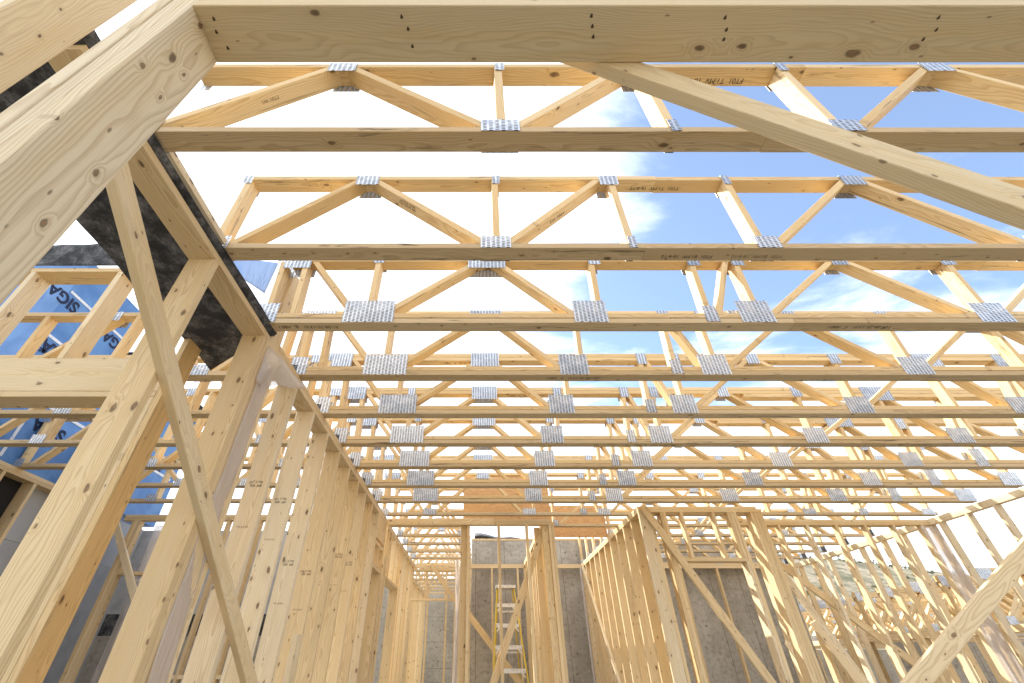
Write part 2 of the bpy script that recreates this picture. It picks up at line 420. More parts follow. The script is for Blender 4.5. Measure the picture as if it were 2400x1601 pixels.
DARKW = simple("dark_backing", (0.02, 0.02, 0.022), 0.8)

# ------------------------------------------------------------------ helpers
def thing(name, label, cat, loc=(0, 0, 0), group=None):
    o = bpy.data.objects.new(name, None)
    o.empty_display_size = 0.2
    COL.objects.link(o)
    o.location = loc
    WM[o.name] = Matrix.Translation(Vector(loc))
    o['label'] = label; o['category'] = cat
    if group: o['group'] = group
    return o

def tag(o, label, cat, group=None):
    o['label'] = label; o['category'] = cat
    if group: o['group'] = group
    return o

WM = {}
def attach(o, par, M):
    WM[o.name] = M.copy()
    if par is None:
        o.matrix_world = M
    else:
        o.parent = par
        o.matrix_local = WM[par.name].inverted() @ M
    return o

def link(name, me, mat, par, M):
    o = bpy.data.objects.new(name, me)
    if mat: me.materials.append(mat)
    COL.objects.link(o)
    return attach(o, par, M)

def box_mesh(name, L, W, T, bev=0.0, k0=0.0, k1=0.0):
    """box centred on the origin; ends sheared in the thickness direction by k0 / k1 (x per z)"""
    me = bpy.data.meshes.new(name)
    bm = bmesh.new()
    vs = {}
    for sx in (-1, 1):
        for sy in (-1, 1):
            for sz in (-1, 1):
                k = k0 if sx < 0 else k1
                vs[(sx, sy, sz)] = bm.verts.new((sx * L / 2 + k * sz * T / 2, sy * W / 2, sz * T / 2))
    def f(*ks): bm.faces.new([vs[k] for k in ks])
    f((-1,-1,-1), (-1,-1,1), (-1,1,1), (-1,1,-1)); f((1,-1,-1), (1,1,-1), (1,1,1), (1,-1,1))
    f((-1,-1,-1), (1,-1,-1), (1,-1,1), (-1,-1,1)); f((-1,1,-1), (-1,1,1), (1,1,1), (1,1,-1))
    f((-1,-1,-1), (-1,1,-1), (1,1,-1), (1,-1,-1)); f((-1,-1,1), (1,-1,1), (1,1,1), (-1,1,1))
    if bev:
        e = [x for x in bm.edges if abs((x.verts[0].co - x.verts[1].co).x) > L * 0.5]
        bmesh.ops.bevel(bm, geom=e, offset=bev, segments=2, affect='EDGES', profile=0.5)
        for x in bm.faces: x.smooth = len(x.verts) == 4 and x.calc_area() < 0.02 * L * max(W, T)
    bmesh.ops.recalc_face_normals(bm, faces=bm.faces)
    bm.to_mesh(me); bm.free()
    return me

def frame(a, w):
    a = Vector(a).normalized(); w = Vector(w)
    w = (w - a * w.dot(a)).normalized()
    t = a.cross(w)
    return a, w, t

def board(name, p0, p1, w, t, wdir, par=None, mat=None, cut=None, bev=None):
    """lumber from p0 to p1 (centreline); w = size along wdir, t = the other; cut = world normal of the end faces"""
    p0 = Vector(p0); p1 = Vector(p1)
    a, wd, td = frame(p1 - p0, wdir)
    c = (p0 + p1) / 2
    M = Matrix((( a.x, wd.x, td.x, c.x), (a.y, wd.y, td.y, c.y), (a.z, wd.z, td.z, c.z), (0, 0, 0, 1)))
    k = 0.0
    if cut is not None:
        cn = Vector(cut); k = -td.dot(cn) / a.dot(cn)
    if bev is None:
        bev = 0.003 if c.length < 4.5 else (0.0025 if c.length < 9 else 0)
    me = box_mesh(name, (p1 - p0).length, w, t, bev, k, k)
    return link(name, me, mat or WOOD, par, M)

def bx(name, x0, x1, y0, y1, z0, z1, par=None, mat=None, bev=None):
    s = [(x1 - x0, Vector((1, 0, 0))), (y1 - y0, Vector((0, 1, 0))), (z1 - z0, Vector((0, 0, 1)))]
    s.sort(key=lambda q: -q[0])
    c = Vector(((x0 + x1) / 2, (y0 + y1) / 2, (z0 + z1) / 2))
    h = s[0][1] * s[0][0] / 2
    if name == 'stud' and c.length > 2.2 and s[0][0] > 1.5:
        j_ = Vector((rnd.uniform(-1, 1) * .0025, rnd.uniform(-1, 1) * .0025, 0)); h = h + j_
    return board(name, c - h, c + h, s[1][0], s[2][0], s[1][1], par, mat, None, bev)

def mesh_obj(name, verts, faces, mat, par=None, smooth=False):
    me = bpy.data.meshes.new(name)
    me.from_pydata([tuple(v) for v in verts], [], faces)
    if smooth:
        for p in me.polygons: p.use_smooth = True
    me.update()
    return link(name, me, mat, par, Matrix.Identity(4))

def text(name, s, org, xd, yd, size, mat, par=None, depth=0.0):
    cu = bpy.data.curves.new(name, 'FONT')
    cu.body = s; cu.size = size
    if name == 'printed_letters': cu.offset = size * .035
    tmp = bpy.data.objects.new(name, cu)
    COL.objects.link(tmp)
    bpy.context.view_layer.update()
    me = bpy.data.meshes.new_from_object(tmp)
    bpy.data.objects.remove(tmp)
    xd = Vector(xd).normalized(); yd = Vector(yd).normalized(); zd = xd.cross(yd)
    o = Vector(org)
    M = Matrix(((xd.x, yd.x, zd.x, o.x), (xd.y, yd.y, zd.y, o.y), (xd.z, yd.z, zd.z, o.z), (0, 0, 0, 1)))
    me.materials.clear()
    return link(name, me, mat, par, M)

FLOOR = -0.66
PB = 1.662      # underside of wall plates
H = 1.738       # top of plates = underside of trusses

# ------------------------------------------------------------------ the ground
def structure(o): o['kind'] = 'structure'; return o
structure(mesh_obj('floor_slab', [(-7, -6, FLOOR), (12, -6, FLOOR), (12, 16, FLOOR), (-7, 16, FLOOR)], [(0, 1, 2, 3)], SLAB))
def grass_mat():
    m, n, l = newmat("dry_grass_hillside")
    o = N(n, 'ShaderNodeOutputMaterial'); p = N(n, 'ShaderNodeBsdfPrincipled')
    l.new(p.outputs[0], o.inputs[0])
    tc = N(n, 'ShaderNodeTexCoord')
    t = N(n, 'ShaderNodeTexNoise', i_Scale=0.35, i_Detail=10.0, i_Roughness=0.72)
    l.new(tc.outputs['Object'], t.inputs['Vector'])
    c = mixrgb(n, l, mrange(n, l, t.outputs[0], 0.42, 0.60), (0.13, 0.125, 0.07), (0.36, 0.30, 0.21))
    t2 = N(n, 'ShaderNodeTexNoise', i_Scale=3.0, i_Detail=8.0, i_Roughness=0.8)
    l.new(tc.outputs['Object'], t2.inputs['Vector'])
    c = mixrgb(n, l, mrange(n, l, t2.outputs[0], 0.5, 0.7, 0, 0.7), c, (0.05, 0.055, 0.025))
    l.new(c, p.inputs['Base Color']); p.inputs['Roughness'].default_value = 0.9
    return m
GRASS = grass_mat()
structure(mesh_obj('ground', [(-1500, -1500, -0.75), (1500, -1500, -0.75), (1500, 1500, -0.75), (-1500, 1500, -0.75)], [(0, 1, 2, 3)],
    simple("bare_earth", (0.24, 0.20, 0.15), 0.95, var=(0.4, (0.18, 0.15, 0.11), 0.4, 0.65))))
# hill: a grid whose ridge is about 10 m above the eye, 55-70 m away on the right
hv = []; hf = []
NX, NY = 130, 70
for j in range(NY + 1):
    for i in range(NX + 1):
        x = 5 + i * 1.3; y = 25 + j * 1.1
        rise = min(1, max(0, (y - 27) / 33)); rise = rise * rise * (3 - 2 * rise)
        ridge = 10.9 - 0.115 * (x - 38)
        if x < 30: ridge = 11.8 - 0.05 * (30 - x)
        edge = min(1, max(0, (x - 6) / 16)) * min(1, max(0, (150 - x) / 50))
        z = -0.8 + max(0, ridge + 0.8) * rise * edge
        z += 0.55 * noise.fractal(Vector((x * 0.16, y * 0.16, 3.1)), 1.0, 2.0, 5) * rise
        hv.append((x, y, z))
for j in range(NY):
    for i in range(NX):
        a = j * (NX + 1) + i
        hf.append((a, a + 1, a + NX + 2, a + NX + 1))
structure(mesh_obj('hill', hv, hf, GRASS, smooth=True))
# low grey-green bushes over the slope: ground cover nobody could count
bv = []; bf = []
BUSH = simple("sagebrush_leaves", (0.12, 0.135, 0.075), 0.9, var=(1.5, (0.17, 0.17, 0.09), 0.4, 0.7))
for q in range(1500):
    i = rnd.randrange(12, 60); j = rnd.randrange(8, 44)
    x, y, z = hv[j * (NX + 1) + i]
    x += rnd.uniform(-.6, .6); y += rnd.uniform(-.5, .5)
    s = rnd.uniform(0.12, 0.42) if noise.noise(Vector((x * .12, y * .12, 0))) > -0.1 else rnd.uniform(.05, .15)
    for k in range(9):
        d = Vector((rnd.gauss(0, 1), rnd.gauss(0, 1), abs(rnd.gauss(0, 1)))).normalized() * s * rnd.uniform(.4, 1)
        u = Vector((rnd.gauss(0, 1), rnd.gauss(0, 1), rnd.gauss(0, 1))).normalized() * s * .35
        w = u.cross(d).normalized() * s * .3
        c0 = Vector((x, y, z)) + d; b0 = len(bv)
        bv += [c0 - u, c0 + w, c0 + u, c0 - w]; bf.append((b0, b0 + 1, b0 + 2, b0 + 3))
o = mesh_obj('hillside_scrub', bv, bf, BUSH); o['kind'] = 'stuff'
tag(o, 'low grey green scrub over the dry grassy hillside', 'scrub')

# ------------------------------------------------------------------ floor trusses
XV = Vector((1, 0, 0)); YV = Vector((0, 1, 0)); ZV = Vector((0, 0, 1))
DY = 0.089
def truss(y, x0, x1, bn, tn, webs, label, bots=1, tops=1, zb=H, zt=2.29, plates=(), group='floor trusses overhead', dx=0.0,
          extra=None, loc=None, ybk=True, ax='x', texts=()):
    t = thing('floor_truss', label, 'floor truss', (x0, y, zb), group)
    e = 0.0
    def segs(nm, z, a, b, mt=WOODT):
        # chords come in two lengths spliced somewhere
        if b - a > 5:
            m = a + (b - a) * rnd.uniform(.35, .65)
            q = rnd.uniform(-.0025, .0025); q2 = rnd.uniform(-.0025, .0025)
            bx(nm, a, m, y + q, y + DY + q, z, z + .038, t, mt); bx(nm, m + .0015, b, y + q2, y + DY + q2, z, z + .038, t, mt)
        else:
            bx(nm, a, b, y, y + DY, z, z + .038, t, mt)
    for k in range(bots):
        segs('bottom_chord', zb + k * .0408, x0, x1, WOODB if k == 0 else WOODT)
    for k in range(tops):
        segs('top_chord', zt + k * .0408, x0, x1)
    if extra:
        bx('top_chord', extra[0], extra[1], y, y + DY, zt - .0383, zt - .0003, t, WOODT)
    zlo = zb + (bots - 1) * .0408 + .0383
    for i, (kind, xb, xt) in enumerate(webs):
        zhi = zt - (0.0383 if extra and extra[0] < xt < extra[1] and extra[0] < xb else 0)
        j = (i % 3) * 0.0006
        board('web', (xb, y + DY / 2, zlo), (xt, y + DY / 2, zhi - .0003), DY - .002 - 2 * j, .038, YV, t, WOODT, cut=(0, 0, 1))
    for (xc, zc, w, h) in plates:
        for s in ((-1, 1) if ybk else (-1,)):
            yy = y - .0036 if s < 0 else y + DY + .0036
            me = box_mesh('nail_plate', w, h, .0012)
            M = Matrix(((1, 0, 0, xc), (0, 0, -1 if s < 0 else -1, yy), (0, 1, 0, zc), (0, 0, 0, 1)))
            link('nail_plate', me, PLATE, t, M)
    return t

Y0, S = 0.8876, 0.6096
def short_webs():
    return [('v', -1.385, -1.385), ('d', -1.30, -.725), ('d', .035, -.625), ('v', .09, .09), ('d', .145, .705), ('v', .795, .79),
            ('v', 1.485, 1.485), ('d', 1.56, 2.20), ('d', 2.88, 2.30), ('d', 3.02, 3.58)]
def short_plates(zb, zt):
    b = zb + .045; t_ = zt - .008
    return [(-1.36, b, .10, .09), (.085, b, .158, .09), (.80, b, .04, .09), (1.51, b, .125, .09), (2.95, b, .15, .09),
            (-1.395, zt, .06, .075), (-.672, t_, .135, .09), (.098, zt - .002, .045, .08), (.775, t_, .11, .09), (1.483, zt - .004, .045, .085), (2.245, t_, .135, .09), (3.6, t_, .1, .09)]
ORD = ['first', 'second', 'third', 'fourth', 'fifth', 'sixth', 'seventh', 'eighth', 'ninth', 'tenth', 'eleventh', 'twelfth', 'thirteenth', 'fourteenth']
t1 = truss(Y0, -1.40, 3.65, 0, 0, [('d', -1.36, -.725)] + short_webs()[2:], 'nearest floor truss with single chords, right behind the doorway header', 1, 1, H, 2.365, short_plates(H, 2.365))
t2 = truss(Y0 + S, -1.42, 3.65, 0, 0, short_webs(), 'second floor truss from the doorway header, single chords, open end web by the sun', 1, 1, H, 2.352, short_plates(H, 2.352))

def long_webs(first, last=6.44):
    w = [('v', -1.365, -1.385), ('v', -1.20, -1.225), ('d', -.80, -1.16), ('v', -.715, -.715), ('d', -.62, -.02), ('d', .60, .12), ('v', .775, .79), ('v', 1.475, 1.50)]
    if first: w += [('d', 1.54, 1.74), ('v', 1.795, 1.81)]
    else: w += [('d', 1.71, 1.55), ('v', 1.79, 1.80)]
    w += [('d', 1.88, 2.48), ('d', 3.17, 2.61), ('v', 3.285, 3.31), ('d', 3.37, 4.06), ('v', 4.14, 4.14), ('d', 4.62, 4.22), ('v', 4.72, 4.82), ('v', 5.45, 5.53),
          ('d', 4.80, 5.44) if False else ('v', 4.86, 4.90), ('d', 6.28, 5.64), ('v', 6.42, 6.42)]
    return w
def long_plates(zb, zt):
    b = zb + .095; t_ = zt + .01
    P = [(-1.36, b - .01, .13, .155), (-.71, b, .325, .18), (.71, b, .215, .18), (1.48, b - .02, .085, .13), (1.77, b, .215, .18),
         (3.285, b - .01, .215, .16), (4.70, b - .01, .215, .16), (5.46, b + .01, .13, .20), (6.38, b - .01, .24, .16),
         (-1.40, zt + .04, .05, .085), (-1.28, t_, .19, .15), (-.71, zt + .03, .075, .09), (.05, t_, .26, .15), (.81, zt + .02, .085, .10),
         (1.51, zt + .02, .09, .12), (1.82, zt + .02, .09, .12), (2.545, zt + .02, .11, .11), (3.31, zt + .02, .10, .11), (4.14, zt + .0, .30, .16), (4.84, zt - .02, .10, .17), (5.53, zt - .02, .12, .17)]
    return P
for i in range(2, 9):
    y = Y0 + S * i
    ztt = 2.300 if i == 2 else 2.289
    lab = '%s floor truss from the doorway header, with doubled bottom chord and big nail plates' % ORD[i]
    ex = (2.75, 6.5) if i in (5, 6) else None
    truss(y, -1.345 - (.09 if i == 2 else .06) * 0 , 6.50, 0, 0, long_webs(i == 2), lab, 2, 2, H, ztt, long_plates(H, ztt), extra=ex)
w10 = [(k, a, b) for k, a, b in long_webs(False)]
p10 = [(x, H + .045, min(w, .18), .085) for (x, z, w, h) in long_plates(H, 2.29)[:9]] + [(x, 2.30, min(w, .18), .09) for (x, z, w, h) in long_plates(H, 2.29)[9:]]
truss(Y0 + S * 9, -1.31, 6.50, 0, 0, w10, 'tenth floor truss from the doorway header, single chorded, just before the far stud wall', 1, 1, H, 2.31, p10)

# trusses of the other rooms: plain Warren webs
def warren(x0, x1, pitch=0.70, start_up=True):
    webs = [('v', x0 + .03, x0 + .03)]; pl = []
    x = x0 + .09; up = True; n = max(1, round((x1 - x0 - .18) / pitch)); p = (x1 - x0 - .18) / n
    for k in range(n):
        a, b = x, x + p
        webs.append(('d', a + .03, b - .04) if up else ('d', b - .04, a + .04))
        pl.append((b, H + .05 if up is False else 2.30, .13, .09))
        x = b; up = not up
    webs.append(('v', x1 - .03, x1 - .03))
    pl += [(x0 + .05, H + .05, .09, .09), (x1 - .06, H + .05, .09, .09), (x0 + .04, 2.30, .06, .08), (x1 - .04, 2.30, .06, .08)]
    return webs, pl
SIDE = ['first', 'second', 'third', 'fourth', 'fifth', 'sixth', 'seventh', 'eighth', 'ninth', 'tenth']
for k in range(6):                                   # left room
    y = Y0 + S * (3 + k)
    w = [('v', -5.0, -5.0), ('d', -4.86, -4.4), ('v', -4.25, -4.25), ('d', -3.62, -4.2), ('v', -3.55, -3.55), ('d', -3.47, -2.98), ('v', -2.82, -2.80), ('v', -2.5, -2.5),
         ('d', -2.15, -2.45), ('v', -2.05, -2.05), ('d', -1.98, -1.55), ('v', -1.40, -1.40), ('v', -1.52, -1.52)]
    pl = [(x, H + .045, q, .09) for x, q in ((-5.0, .1), (-4.30, .14), (-3.58, .15), (-2.83, .09), (-2.1, .15), (-1.45, .16))] + \
         [(x, 2.31, q, .09) for x, q in ((-5.0, .1), (-4.3, .12), (-3.0, .12), (-2.5, .1), (-1.5, .14))]
    truss(y, -5.03, -1.35, 0, 0, w, '%s nearest floor truss over the left room, beyond the long stud wall' % SIDE[k], 1, 1, H, 2.315, pl, group='floor trusses over the left room')
for k in range(5):                                   # corridor behind the far wall
    y = Y0 + S * (10 + k)
    w, pl = warren(-1.36, -.20, .55)
    truss(y, -1.36, -.20, 0, 0, w, '%s short truss over the corridor just beyond the far stud wall' % SIDE[k], 1, 1, H, 2.30, pl, group='short trusses over the corridor')
for k in range(8):
    y = Y0 + S * (15.3 + k)
    w, pl = warren(-1.60, -.20, .66)
    truss(y, -1.60, -.20, 0, 0, w, '%s short truss over the far end of the corridor, past the cross wall' % SIDE[k], 1, 1, H, 2.30, [], group='short trusses over the far corridor')
w, pl = warren(1.12, 6.50, .75)
truss(Y0 + S * 10, 1.12, 6.50, 0, 0, w, 'long single truss crossing in front of the plywood stair panel', 1, 1, H, 2.30, pl, group='floor trusses over the right room')
for k in range(5):
    y = Y0 + S * (11 + k)
    w, pl = warren(2.13, 6.50, .72)
    truss(y, 2.13, 6.50, 0, 0, w, '%s nearest floor truss over the back right room, behind the right doorway' % SIDE[k], 1, 1, H, 2.30, pl, group='floor trusses over the right room')

# ------------------------------------------------------------------ doorway wall right in front of the camera
W0a, W0b, HZ = 0.385, 0.525, 1.427
w0 = thing('framed_doorway', 'closest doorway frame of wide pale studs under a deep header', 'framed doorway', (-.77, .45, FLOOR))
bx('header_plate', -.7733, 3.2, W0a, W0b, HZ, HZ + .038, w0, WOODH, .004)
bx('header', -.7733, 3.2, W0a + .002, W0a + .040, HZ + .0385, HZ + .235, w0, WOODH, .004)
bx('header', -.7733, 3.2, W0b - .040, W0b - .002, HZ + .0385, HZ + .235, w0, WOODH, .004)
for k, (a, b) in enumerate(((-.812, -.774), (-.8505, -.8125), (-.889, -.851))):
    bx('stud', a, b, W0a + (0, .002, -.001)[k], W0b - (0, .003, .001)[k], FLOOR, 2.6 if k else 2.55, w0, WOODP, .005)
bx('jack_stud', 2.9, 2.938, W0a, W0b, FLOOR, HZ - .001, w0, WOODP)
bx('stud', -1.315, -1.277, W0a, W0b, FLOOR, 3.0, w0, WOODH, .004)
bx('bottom_plate', -2.6, -.89, W0a, W0b, FLOOR, FLOOR + .038, w0)
br = board('diagonal_brace', (.15, .544, 1.694), (2.55, .544, -.706 + .05), .089, .038, (1, 0, 1), None, WOODH)
tag(br, 'large diagonal brace crossing the top right corner, fixed behind the doorway header', 'brace')

# ------------------------------------------------------------------ long left stud wall (runs away from the camera)
XL, XR = -1.482, -1.342
w1 = thing('stud_wall', 'long left stud wall running away from the doorway to the far wall', 'stud wall', (-1.41, .56, FLOOR))
bx('top_plate', XL, XR, .57, 2.2125, PB, PB + .038, w1, WOOD)
bx('top_plate', XL, XR, 2.352, 6.62, PB, PB + .038, w1, WOOD)
bx('top_plate', XL, XR, 2.352, 6.62, PB + .0385, PB + .0755, w1, WOOD)
bx('stud', XL, XR, 1.506, 1.544, FLOOR, PB - .0005, w1, WOOD)
bx('stud', XL, XR, 2.137, 2.1745, FLOOR, PB - .0005, w1, WOOD)
bx('stud', XL, XR, 2.1750, 2.2125, FLOOR, PB - .0005, w1, WOOD)
bx('stud', XL, XR, 2.352, 2.390, FLOOR, PB - .0005, w1, WOOD)
ys = [2.733 + .4064 * k for k in range(9)]
for y in ys:
    bx('stud', XL, XR, y, y + .038, FLOOR, PB - .0005, w1, rnd.choice([WOOD, WOOD, WOODT, WOODP]))
bx('header', XL + .05, XR - .001, 6.03, 6.56, 1.37, PB - .001, w1, WOODT)
bx('sill', XL, XR, 6.03, 6.56, 1.02, 1.058, w1)
bx('sill', XL, XR, 6.03, 6.56, 1.30, 1.338, w1)
bx('cripple_stud', XL, XR, 6.27, 6.308, 1.06, 1.298, w1)
bx('stud', XL, XR, 6.56, 6.598, FLOOR, PB - .0005, w1)
bx('bottom_plate', XL, XR, 1.50, 6.62, FLOOR, FLOOR + .036, w1)
def stamp(par, s, org, xd, yd, size, mat=INK):
    for ch in par.children:
        t_ = WM[ch.name].translation
        if ch.name.startswith('stud') and 0 < t_.y - org[1] < .03: par = ch; break
    return text('grade_stamp', s, org, xd, yd, size, mat, par)
for k, (y, z) in enumerate(((2.733, .93), (3.139, .95), (3.546, .62), (3.952, .62), (4.36, .8), (4.765, .9), (5.17, .9))):
    # upside-down grade stamps on the wide faces that look at the camera
    stamp(w1, 'SPF  002\nNo 2  HT', (-1.375, y - .0012, z), (-1, 0, 0), (0, 0, -1), .022)
    stamp(w1, 'KD-HT 2x6', (-1.385, y - .0012, z - .25), (-1, 0, 0), (0, 0, -1), .014, INKF)
br = board('diagonal_brace', (-1.323, .62, 1.62), (-1.323, 3.66, -.389), .089, .038, (0, 1, 1.5), None, WOODH)
tag(br, 'long diagonal brace with a rough barky edge, nailed along the left stud wall', 'brace')
stub = board('offcut', (-1.27, 3.60, -.66), (-1.27, 3.65, .19), .089, .038, YV, None, WOODP)
tag(stub, 'short upright offcut with a grey weathered side standing before the left studs', 'offcut')
# rim strip along truss ends near the sun
bx('rim_strip', -1.342, -1.312, .93, 1.48, 1.742, 1.78, w1, WOODP)

# continuation of that wall beyond the far wall, and the last bit past the cross wall
w9 = thing('stud_wall', 'left side wall of the corridor beyond the far stud wall', 'stud wall', (-1.41, 6.72, FLOOR))
bx('top_plate', XL - .01, XR - .01, 6.76, 9.99, PB, PB + .038, w9); bx('top_plate', XL - .01, XR - .01, 6.76, 9.99, PB + .0385, PB + .0755, w9)
for k in range(9):
    y = 6.76 + .40 * k
    if 7.0 < y < 8.2:
        bx('cripple_stud', XL - .01, XR - .01, y, y + .038, 1.07, PB - .0005, w9)
    else:
        bx('stud', XL - .01, XR - .01, y, y + .038, FLOOR, PB - .0005, w9)
bx('sill', XL - .01, XR - .01, 7.0, 8.16, 1.03, 1.068, w9)
for y in (6.98, 8.165): bx('stud', XL - .01, XR - .01, y - .018, y + .020, FLOOR, PB - .0008, w9, WOODT)
w9b = thing('stud_wall', 'last stretch of corridor wall, set back beyond the cross wall', 'stud wall', (-1.62, 10.1, FLOOR))
bx('top_plate', -1.70, -1.565, 10.15, 14.9, PB, PB + .075, w9b)
for k in range(9): bx('stud', -1.70, -1.565, 10.2 + .55 * k, 10.238 + .55 * k, FLOOR, PB - .001, w9b)

# black membrane sheet lying on the near end of the plate, wide flap to the left
def sheet(name, pts_fn, nu, nv, mat, par=None, thick=0.0015):
    vs = []; fs = []
    for j in range(nv + 1):
        for i in range(nu + 1):
            vs.append(Vector(pts_fn(i / nu, j / nv)))
    for j in range(nv):
        for i in range(nu):
            a = j * (nu + 1) + i; fs.append((a, a + 1, a + nu + 2, a + nu + 1))
    o = mesh_obj(name, vs, fs, mat, par, True)
    md = o.modifiers.new('thickness', 'SOLIDIFY'); md.thickness = thick; md.offset = 0
    return o
def memb(u, v):
    x = -1.905 + u * .575
    y = .50 + v * 1.72 + (1 - u) ** 1.1 * v * .36 * (1 if v > .5 else v * 2)
    if x > -1.345: x = -1.345 + (x + 1.345) * 1.0
    z = 1.7045 + .006 * math.sin(5 * y + 3 * x)
    if x < -1.49: z = 1.712 - .03 * ((-1.49 - x) / .45) ** 2 + .008 * math.sin(6 * y)
    if u > .999: z = 1.735 + .012 * math.sin(4 * y); 
    return (x + (0.012 if u > .999 else 0) + .006 * math.sin(9 * y) * (1 - u), y, max(z, 1.7035 if -1.49 < x else 0))
o = sheet('roofing_membrane', memb, 24, 40, MEMB)
tag(o, 'black fleece membrane draped over the near end of the left wall plate', 'membrane')
def memb2(u, v):
    return (-4.7 + u * 2.75, 2.195 - .02 * math.sin(9 * u) * v - .03 * v, 2.352 + v * (.21 + .02 * math.sin(11 * u) + .012 * math.sin(37 * u)))
o = sheet('roofing_membrane', memb2, 60, 8, MEMB)
tag(o, 'black membrane strip standing along the top plate of the left doorway wall', 'membrane')

# blue film scrap hanging between the second and third truss
def scrap(u, v):
    f = 1015.1; c = math.cos(.6467); s_ = math.sin(.6467)
    top = (528 + 125 * u, 607 + 10 * u * u); bot = (548 + 72 * u, 640 + 48 * u)
    uu = top[0] + (bot[0] - top[0]) * v; vv = top[1] + (bot[1] - top[1]) * v
    a = (uu - 1124) / f; b = (800.5 - vv) / f
    r = Vector((a, c - b * s_, s_ + b * c)); y = 2.42 + .05 * math.sin(3 * u) + .04 * v
    return r * (y / r.y)
o = sheet('blue_membrane_scrap', scrap, 12, 10, film_mat("light_blue_film", (0.30, 0.46, 0.74), 0.02, 0.35))
tag(o, 'loose flap of light blue membrane behind the end of the third truss', 'membrane')

# clear film on the second doubled post and its curling top end
def film(name, fn, nu, nv, label, mat=FILM):
    o = sheet(name, fn, nu, nv, mat, None, 0.0006); tag(o, label, 'plastic film'); return o
film('plastic_film', lambda u, v: (XR + .006 + .006 * math.sin(9 * v) + .003 * math.sin(30 * v + 5 * u), 2.208 + u * .13, -.66 + v * 2.20), 6, 50,
     'clear plastic film strip down the side of the doubled post, left wall')
film('plastic_film', lambda u, v: (XR + .012 + .20 * v * v * u + .01 * math.sin(6 * u), 2.19 + .13 * u + .14 * v * u, 1.36 + .29 * v * (1 - .5 * u) + .03 * math.sin(5 * v)), 10, 12,
     'curled whitish flap of plastic film at the top corner of the left wall')

# ------------------------------------------------------------------ left side rooms
w4 = thing('framed_doorway', 'tall left doorway with a thick checked header beam and cripple studs above', 'framed doorway', (-2.6, 2.28, FLOOR))
bx('header_beam', -4.6, -1.901, 2.213, 2.351, 1.3045, 1.542, w4, WOODH, .004)
bx('header_plate', -4.6, -1.901, 2.211, 2.353, 1.266, 1.3035, w4, WOOD)
bx('top_plate', -4.6, -1.80, 2.213, 2.351, 2.31, 2.348, w4, WOODT, .004)
for x in (-3.27, -3.91, -4.5): bx('cripple_stud', x, x + .038, 2.214, 2.350, 1.5425, 2.3095, w4, WOODP)
bx('cripple_stud', -2.635, -2.595, 2.214, 2.350, 1.5425, 2.3095, w4, WOOD)
bx('jack_stud', -1.939, -1.901, 2.213, 2.351, FLOOR, 1.2655, w4)
bx('king_stud', -1.9005, -1.8625, 2.213, 2.351, FLOOR, 2.3095, w4, WOODT)
for a in (-1.380, -1.4185, -1.457): bx('post_ply', a, a + .038, 2.214, 2.350, FLOOR, 2.3095, w4, WOOD)
# W11: outer left wall carrying the trusses, and the blue clad storey above
w11 = thing('stud_wall', 'dark outer stud wall on the far left under the blue clad storey', 'stud wall', (-5.05, 4, FLOOR))
bx('top_plate', -5.14, -5.0, 2.4, 6.3, PB, PB + .038, w11); bx('top_plate', -5.14, -5.0, 2.4, 6.3, PB + .0385, PB + .0755, w11)
for k in range(10): bx('stud', -5.14, -5.0, 2.45 + .4 * k, 2.488 + .4 * k, FLOOR, PB - .0005, w11)
bx('backing_sheet', -5.17, -5.145, 2.4, 4.9, 1.12, PB + .03, w11, DARKW)
bx('backing_sheet', -5.17, -5.145, 4.902, 7.04, 1.12, PB + .03, w11, simple('grey_board_upper', (0.42, 0.45, 0.49), .7))
bx('backing_sheet', -5.17, -5.146, 2.4, 7.04, FLOOR, 1.118, w11, simple('grey_board', (0.42, 0.45, 0.49), .7, var=(3.0, (0.33, 0.36, 0.40), .4, .7)))
hs = thing('clad_house', 'upper storey wrapped in blue printed membrane with taped seams', 'house', (-5.1, 3.88, H))
def quadbox(name, x0, x1, y0, y1, z0, z1, mat, par): return bx(name, x0, x1, y0, y1, z0, z1, par, mat, 0)
quadbox('wall', -9.0, -5.05, 3.88, 5.03, H + .01, 4.24, BLUE, hs)
quadbox('wall', -9.0, -5.051, 5.03, 7.1, H + .01, 3.55, BLUE, hs)
quadbox('roof', -9.2, -4.85, 5.1, 7.3, 3.56, 3.66, DARKW, hs)
XF = -5.046
def tape(y0, z0, y1, z1, w=.035, n=1):
    board('seam_tape', (XF, y0, z0), (XF, y1, z1), w, .003, (0, z1 - z0, -(y1 - y0)), hs, TAPE, bev=0)
tape(3.90, 3.72, 5.02, 3.72); tape(4.35, 4.12, 4.36, H + .05); tape(3.9, 3.12, 5.02, 3.12); tape(5.0, 3.3, 6.9, 3.3); tape(3.9, 2.45, 7.0, 2.45); tape(5.75, 1.8, 5.76, 3.5)
def siga(s, y, z, size, xdir=-1):
    # upside-down print on the +x face: reading direction and letter tops reversed
    text('printed_letters', s, (XF, y, z), (0, -1, 0), (0, 0, -1), size, NAVY, hs)
for y, z, s in ((4.10, 3.66, 'SIGA'), (4.44, 3.07, 'SIGA'), (5.02, 3.66, 'SIGA'), (4.30, 2.95, 'Majcoat'), (5.9, 3.0, 'SIGA'), (6.7, 2.6, 'SIGA'), (4.9, 2.3, 'SIGA')):
    siga(s, y, z, .21 if s == 'SIGA' else .09)

